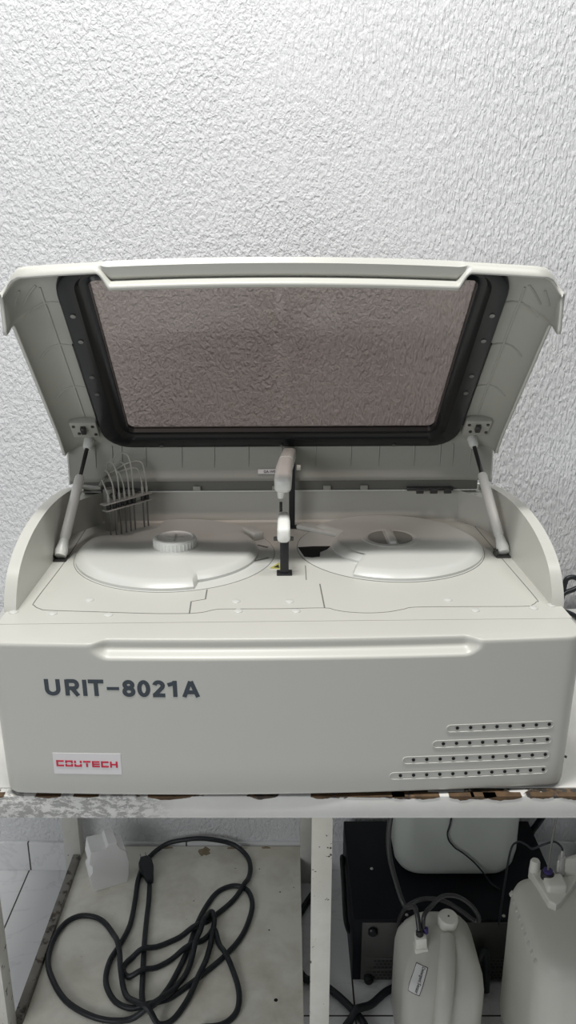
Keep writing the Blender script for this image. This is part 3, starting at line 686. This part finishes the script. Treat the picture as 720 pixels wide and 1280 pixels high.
for s in (-1, 1):
    q = b + sd_ * .007 * s
    mb = MB(); mb.loft([[q + d * t + sd_ * x + up_ * z for x, z in ((-.001, -.003), (.001, -.003), (.001, .003), (-.001, .003))] for t in (-.004, .018)]); mb.build('prong', M['metal'], cord)

# foam block: notched slab leaning on the wall behind the shelf
fb = [(-.036, 0), (.044, 0), (.050, .02), (.052, .060), (.046, .098), (.030, .104), (.026, .126), (.004, .130), (-.001, .116), (-.040, .122), (-.046, .085), (-.036, .078), (-.038, .058), (-.048, .050), (-.046, .02)]
mb = MB(); mb.prism(fb, lambda x, z: (x, 0, z), lambda x, z: (x, .062, z), .002)
foam = mb.build('foam_block', M['foam'], None, 30, (-.452, 1.635, .0856)); foam.rotation_euler = (0, 0, R(24))
tag(foam, 'notched white packing foam block beside the plug at the back of the shelf', 'foam block')

# ------------------------------------------------------------------ floor on the right: metal case, tanks, cans
bx = empty('equipment_case', (.395, 1.60, 0), 'black metal equipment case with grey vented rear panel lying on the floor', 'equipment case')
def cpart(mb, name, m, sm=40, p=None):
    o = mb.build(name, m, p or bx, sm); o.matrix_parent_inverse = Matrix.Translation((-.395, -1.60, 0)); return o
cpart(MB().box((.148, 1.432, .008), (.640, 1.766, .183), .003), 'casing', M['case'])
rp = cpart(MB().box((.168, 1.4285, .012), (.622, 1.4325, .176), .001), 'rear_panel', M['panel'])
def sub(mb, name, m, sm=40): return mb.build(name, m, rp, sm)
for z0, z1 in ((.072, .078), (.040, .046)): sub(MB().box((.178, 1.4265, z0), (.612, 1.429, z1), .001), 'panel_ridge', M['panel'])
for x0, x1, z0, z1, nn, mm in ((.20, .60, .050, .068, 44, 3), (.20, .60, .018, .036, 44, 3)):
    mb = MB()
    for i in range(nn):
        for j in range(mm):
            x = x0 + (x1 - x0) * (i + .5 * (j % 2)) / nn; z = z0 + (z1 - z0) * j / (mm - 1)
            mb.box((x - .003, 1.4278, z - .0022), (x + .003, 1.4288, z + .0022))
    sub(mb, 'vent_grille', M['grille'], 0)
sub(MB().lathe([(.011, 0), (.011, .007), (.008, .010)], (.192, 1.4285, .155), 16, (0, -1, 0)), 'rubber_foot', M['black'])
sub(MB().lathe([(.011, 0), (.011, .010), (.008, .014)], (.186, 1.4285, .020), 16, (0, -1, 0)), 'rubber_foot', M['black'])
sub(MB().lathe([(.011, 0), (.011, .010), (.008, .014)], (.600, 1.4285, .020), 16, (0, -1, 0)), 'rubber_foot', M['black'])
for x, y in ((.27, 1.445), (.49, 1.442), (.205, 1.59)): cpart(MB().lathe([(.004, 0), (.003, .002)], (x, y, .183), 10), 'case_screw', M['metal'])
cpart(MB().tube(catmull([(.147, 1.52, .06), (.139, 1.53, .09), (.138, 1.60, .13), (.139, 1.68, .14), (.147, 1.69, .11)], 6), .006, 8), 'side_handle', M['black'])
for x in (.18, .60):
    for y in (1.46, 1.73): cpart(MB().lathe([(.012, 0), (.013, .008)], (x, y, 0), 12), 'rubber_foot', M['black'])

def canbody(cx, cy, secs, n=8):
    return MB().loft([[(cx + x + ox, cy + y + oy, z) for x, y in rrect(hw, hd, min(r, hw * .98, hd * .98), n)] for z, hw, hd, r, ox, oy in secs])
tk = canbody(.405, 1.655, [(.1835, .105, .07, .045, 0, 0), (.186, .122, .085, .05, 0, 0), (.197, .136, .096, .05, 0, 0), (.215, .1445, .101, .048, 0, 0), (.25, .149, .103, .045, 0, 0), (.44, .149, .103, .045, 0, 0), (.475, .140, .097, .045, 0, 0), (.492, .12, .08, .04, 0, 0), (.497, .09, .055, .03, 0, 0)]).build('water_tank', M['tank'], None, 45)
tag(tk, 'pale green translucent water tank standing on the black case', 'tank')
MB().lathe([(.03, 0), (.03, .012), (.034, .014), (.034, .035), (.031, .038)], (.405, 1.655, .497), 28).build('screw_cap', M['cap'], tk)

# big jerrycan
jc = canbody(.612, 1.246, [(0, .115, .095, .045, 0, 0), (.006, .135, .113, .05, 0, 0), (.02, .146, .122, .05, 0, 0), (.05, .150, .125, .048, 0, 0), (.30, .150, .125, .048, 0, 0), (.338, .149, .124, .049, 0, 0), (.356, .145, .120, .050, 0, 0), (.368, .134, .109, .05, 0, 0), (.3745, .115, .09, .048, 0, 0), (.377, .07, .05, .03, 0, 0)]).build('waste_jerrycan', M['can'], None, 50)
tag(jc, 'large milky white jerrycan with sensor fitting standing nearest the right edge', 'jerrycan')
for i in range(9):
    y = 1.335 - .021 * i
    MB().box((-.0055, -.0045, -.0015), (.0055, .0045, .0012), .001, 2, Matrix.Translation((.4645, y, .345)) @ Matrix.Rotation(R(-60), 4, 'Y')).build('level_mark', M['can2'], jc)
hp = catmull([(.600, 1.245, .372), (.606, 1.25, .395), (.640, 1.25, .404), (.69, 1.25, .402), (.715, 1.25, .388), (.72, 1.25, .366)], 5)
MB().tube(hp, .013, 12).build('handle', M['can'], jc)
# V shaped sensor holder
poly = [(.505, 1.372), (.507, 1.348), (.516, 1.277), (.528, 1.268), (.540, 1.275), (.602, 1.345), (.606, 1.362), (.590, 1.368), (.575, 1.352), (.535, 1.352), (.522, 1.360), (.520, 1.374)]
mb = MB(); mb.prism(poly, lambda x, y: (x, y - .012, .362), lambda x, y: (x, y - .012, .392), .003)
sh = mb.build('sensor_holder', M['cap'], jc, 40)
MB().lathe([(.011, 0), (.010, .022), (.008, .026)], (.513, 1.350, .390), 16).build('holder_peg', M['cap'], sh)
MB().prism([(.552, 1.330), (.590, 1.345), (.604, 1.352), (.600, 1.335)], lambda x, y: (x, y, .39), lambda x, y: (x, y + .004, .43), .002).build('holder_wing', M['cap'], sh)
mb = MB(); mb.box((.520, 1.285, .385), (.560, 1.325, .408), .006, 3); mb.build('holder_block', M['cap'], sh)
MB().lathe([(.0135, 0), (.0135, .010), (.011, .013)], (.530, 1.322, .398), 20).build('hose_collar', M['ink'], sh)
MB().lathe([(.0095, 0), (.0095, .008), (.005, .009)], (.530, 1.322, .408), 20).build('purple_ring', M['purple'], sh)
MB().lathe([(.0105, 0), (.0105, .006), (.0085, .008), (.0085, .018), (.0075, .020), (.0075, .040), (.004, .042), (.0035, .056)], (.562, 1.338, .395), 18).build('metal_connector', M['metal'], sh)
t = MB().tube(catmull([(.530, 1.322, .415), (.533, 1.325, .50), (.545, 1.335, .60), (.555, 1.345, .745)], 5), .0024, 8).build('drain_tube', M['hazy'])
tag(t, 'clear thin tube rising from the large jerrycan to the bench', 'tube')
w = MB().tube(catmull([(.562, 1.338, .450), (.558, 1.34, .459), (.545, 1.345, .466), (.524, 1.35, .454), (.505, 1.352, .443), (.490, 1.355, .452), (.480, 1.375, .440), (.474, 1.395, .396), (.47, 1.405, .25), (.47, 1.41, .190)], 6), .0022, 8).build('sensor_wire', M['rubber'])
tag(w, 'thin black sensor wire arching from the large jerrycan connector', 'wire')

# small detergent can
cx, cy = .313, 1.305
sc = canbody(cx, cy, [(0, .072, .078, .025, 0, 0), (.004, .078, .084, .028, 0, 0), (.02, .082, .088, .028, 0, 0), (.14, .083, .088, .028, .001, 0), (.19, .083, .086, .028, .002, .002), (.215, .080, .079, .028, .003, .006), (.238, .070, .064, .026, .004, .014), (.256, .056, .050, .024, .005, .021), (.264, .047, .041, .022, .006, .025), (.2665, .03, .03, .018, .006, .026)]).build('detergent_can', M['can2'], None, 55)
tag(sc, 'small milky white detergent can with screw cap and boxed label', 'jerrycan')
MB().lathe([(.017, 0), (.017, .008), (.0205, .010), (.0215, .028), (.019, .032), (.003, .0325)], (.335, 1.335, .258), 28, (.05, -.12, 1)).build('screw_cap', M['cap'], sc)
MB().lathe([(.002, 0), (.002, .001)], (.3366, 1.331, .2907), 8, (.05, -.12, 1)).build('cap_vent', M['ink'], sc)
hs = catmull([(.330, 1.305, .262), (.324, 1.270, .252), (.316, 1.235, .226), (.310, 1.214, .185), (.307, 1.210, .13), (.306, 1.213, .09)], 6)
MB().tube(hs, [.016 + .002 * math.sin(i / len(hs) * 3.1) for i in range(len(hs))], 14).build('handle', M['can2'], sc)
mb = MB(); ax = Vector((-.10, -.05, 1)).normalized(); q = Vector((0, 0, 1)).rotation_difference(ax).to_matrix().to_4x4(); mt = Matrix.Translation((.276, 1.290, .232)) @ q @ Matrix.Scale(1.18, 4)
mb.box((-.012, -.012, 0), (.012, .012, .024), .003, 2, mt); mb.box((-.010, -.010, .022), (.010, .010, .046), .003, 2, mt); mb.build('tube_socket', M['cap'], sc)
MB().lathe([(.0075, 0), (.0075, .012), (.006, .014)], mt @ Vector((-.001, 0, .044)), 14, ax).build('hose_collar', M['ink'], sc)
MB().lathe([(.006, 0), (.006, .010), (.004, .012)], mt @ Vector((.010, .006, .044)), 14, ax).build('purple_ring', M['purple'], sc)
# boxed label on the can's left shoulder
bvh = BVHTree.FromPolygons([v.co.copy() for v in sc.data.vertices], [tuple(p.vertices) for p in sc.data.polygons])
camp = Vector((0, 0, 1.585)); TH = R(17.05); fwd = Vector((0, math.cos(TH), -math.sin(TH))); upv = Vector((0, math.sin(TH), math.cos(TH)))
LBL_O = Vector((.2612, 1.2400, .2215)); LBL_U = Vector((-.36, -.50, -.79)).normalized(); LBL_V = LBL_U.cross(Vector((-.2, -.65, .73))).normalized()
if LBL_V.x < 0: LBL_V.negate()
def onlabel(u, v, d):
    p = LBL_O + LBL_U * u + LBL_V * v
    hit = bvh.find_nearest(p); return hit[0] + hit[1] * (.0004 + d)
def patch(u0, u1, v0, v1, d, nu=10, nv=5):
    mb = MB(); g = [[onlabel(u0 + (u1 - u0) * i / nu, v0 + (v1 - v0) * j / nv, d) for j in range(nv + 1)] for i in range(nu + 1)]
    g2 = [[onlabel(u0 + (u1 - u0) * i / nu, v0 + (v1 - v0) * j / nv, d + .0003) for j in range(nv + 1)] for i in range(nu + 1)]
    mb.loft(g, False, False, False); mb.loft(g2, False, False, False); return mb
lb = patch(-.028, .028, -.0135, .0135, 0).build('paper_label', M['ink'], sc)
patch(-.0266, .0266, -.0121, .0121, .0003).build('label_face', M['label'], lb)
text_obj('label_text', 'Detergent Sensor', (-.025, .025, -.0005, .0085), lambda x, y, d: onlabel(x, y, .0008 + d * .3), M['ink'], lb, offset=.012)

# hoses and cables
def cable(name, pts, r, m, label, cat, group=None, k=6):
    o = MB().tube(catmull(pts, k), r, 10).build(name, m); return tag(o, label, cat, group)
tip = mt @ Vector((-.001, 0, .055)); tip2 = mt @ Vector((.006, .006, .052))
cable('supply_hose', [tip, tip + Vector((-.006, .03, .03)), (.246, 1.345, .305), (.229, 1.37, .345), (.216, 1.39, .395), (.214, 1.40, .45), (.222, 1.40, .52), (.235, 1.40, .60), (.24, 1.40, .752)], .0055, M['hose'], 'dark grey hose climbing from the detergent can up behind the front edge', 'hose')
cable('looped_hose', [tip2, tip2 + Vector((.003, .01, .025)), (.298, 1.325, .322), (.322, 1.335, .338), (.355, 1.34, .332), (.386, 1.34, .308), (.406, 1.345, .270), (.398, 1.352, .258), (.37, 1.355, .280), (.33, 1.358, .305), (.29, 1.360, .308), (.262, 1.365, .290), (.250, 1.385, .25), (.245, 1.40, .20), (.247, 1.405, .10), (.25, 1.408, .02)], .0045, M['hose'], 'dark looped hose arching over the detergent can cap', 'hose')
cable('tank_wire', [(.381, 1.545, .745), (.381, 1.545, .397), (.374, 1.545, .32), (.391, 1.545, .286), (.415, 1.543, .268), (.443, 1.543, .241), (.466, 1.54, .213), (.483, 1.535, .190), (.50, 1.52, .186)], .0020, M['rubber'], 'thin black wire hanging across the green tank front', 'wire')
cable('thick_cable', [(.70, 1.775, .75), (.695, 1.775, .40), (.687, 1.772, .235), (.682, 1.772, .20), (.668, 1.774, .166), (.655, 1.775, .136), (.652, 1.776, .08), (.66, 1.776, .012)], .0085, M['rubber'], 'thick black cable dropping down the wall behind the tank', 'cable')
cable('floor_cable', [(.09, 1.735, .012), (.02, 1.60, .012), (.016, 1.50, .012), (.037, 1.436, .012), (.074, 1.421, .012), (.109, 1.392, .012), (.142, 1.354, .012), (.166, 1.317, .012), (.18, 1.26, .012), (.185, 1.18, .012)], .0085, M['rubber'], 'black floor cable curving out from behind the middle leg', 'cable')
cable('floor_cable', [(.09, 1.25, .012), (.115, 1.295, .014), (.137, 1.322, .018), (.150, 1.337, .029), (.165, 1.349, .022), (.188, 1.366, .012), (.225, 1.398, .012), (.262, 1.412, .012), (.33, 1.412, .012), (.41, 1.402, .06), (.438, 1.405, .12), (.447, 1.404, .10), (.452, 1.40, .012)], .0085, M['rubber'], 'black floor cable crossing under the detergent can towards the large jerrycan', 'cable')
cable('wall_cable', [(.61, 1.755, .800), (.645, 1.765, .806), (.664, 1.77, .815), (.668, 1.77, .85), (.672, 1.77, .872), (.685, 1.77, .878), (.70, 1.77, .872), (.705, 1.77, .855), (.690, 1.77, .845), (.672, 1.768, .838), (.655, 1.76, .826), (.63, 1.75, .806), (.60, 1.745, .80)], .0062, M['rubber'], 'black cable looped on the bench behind the analyzer, right side', 'cable')
cable('short_cable', [(.72, 1.62, .797), (.694, 1.69, .797), (.681, 1.735, .797), (.66, 1.76, .797)], .0055, M['rubber'], 'short black cable lying on the bench right of the analyzer', 'cable')
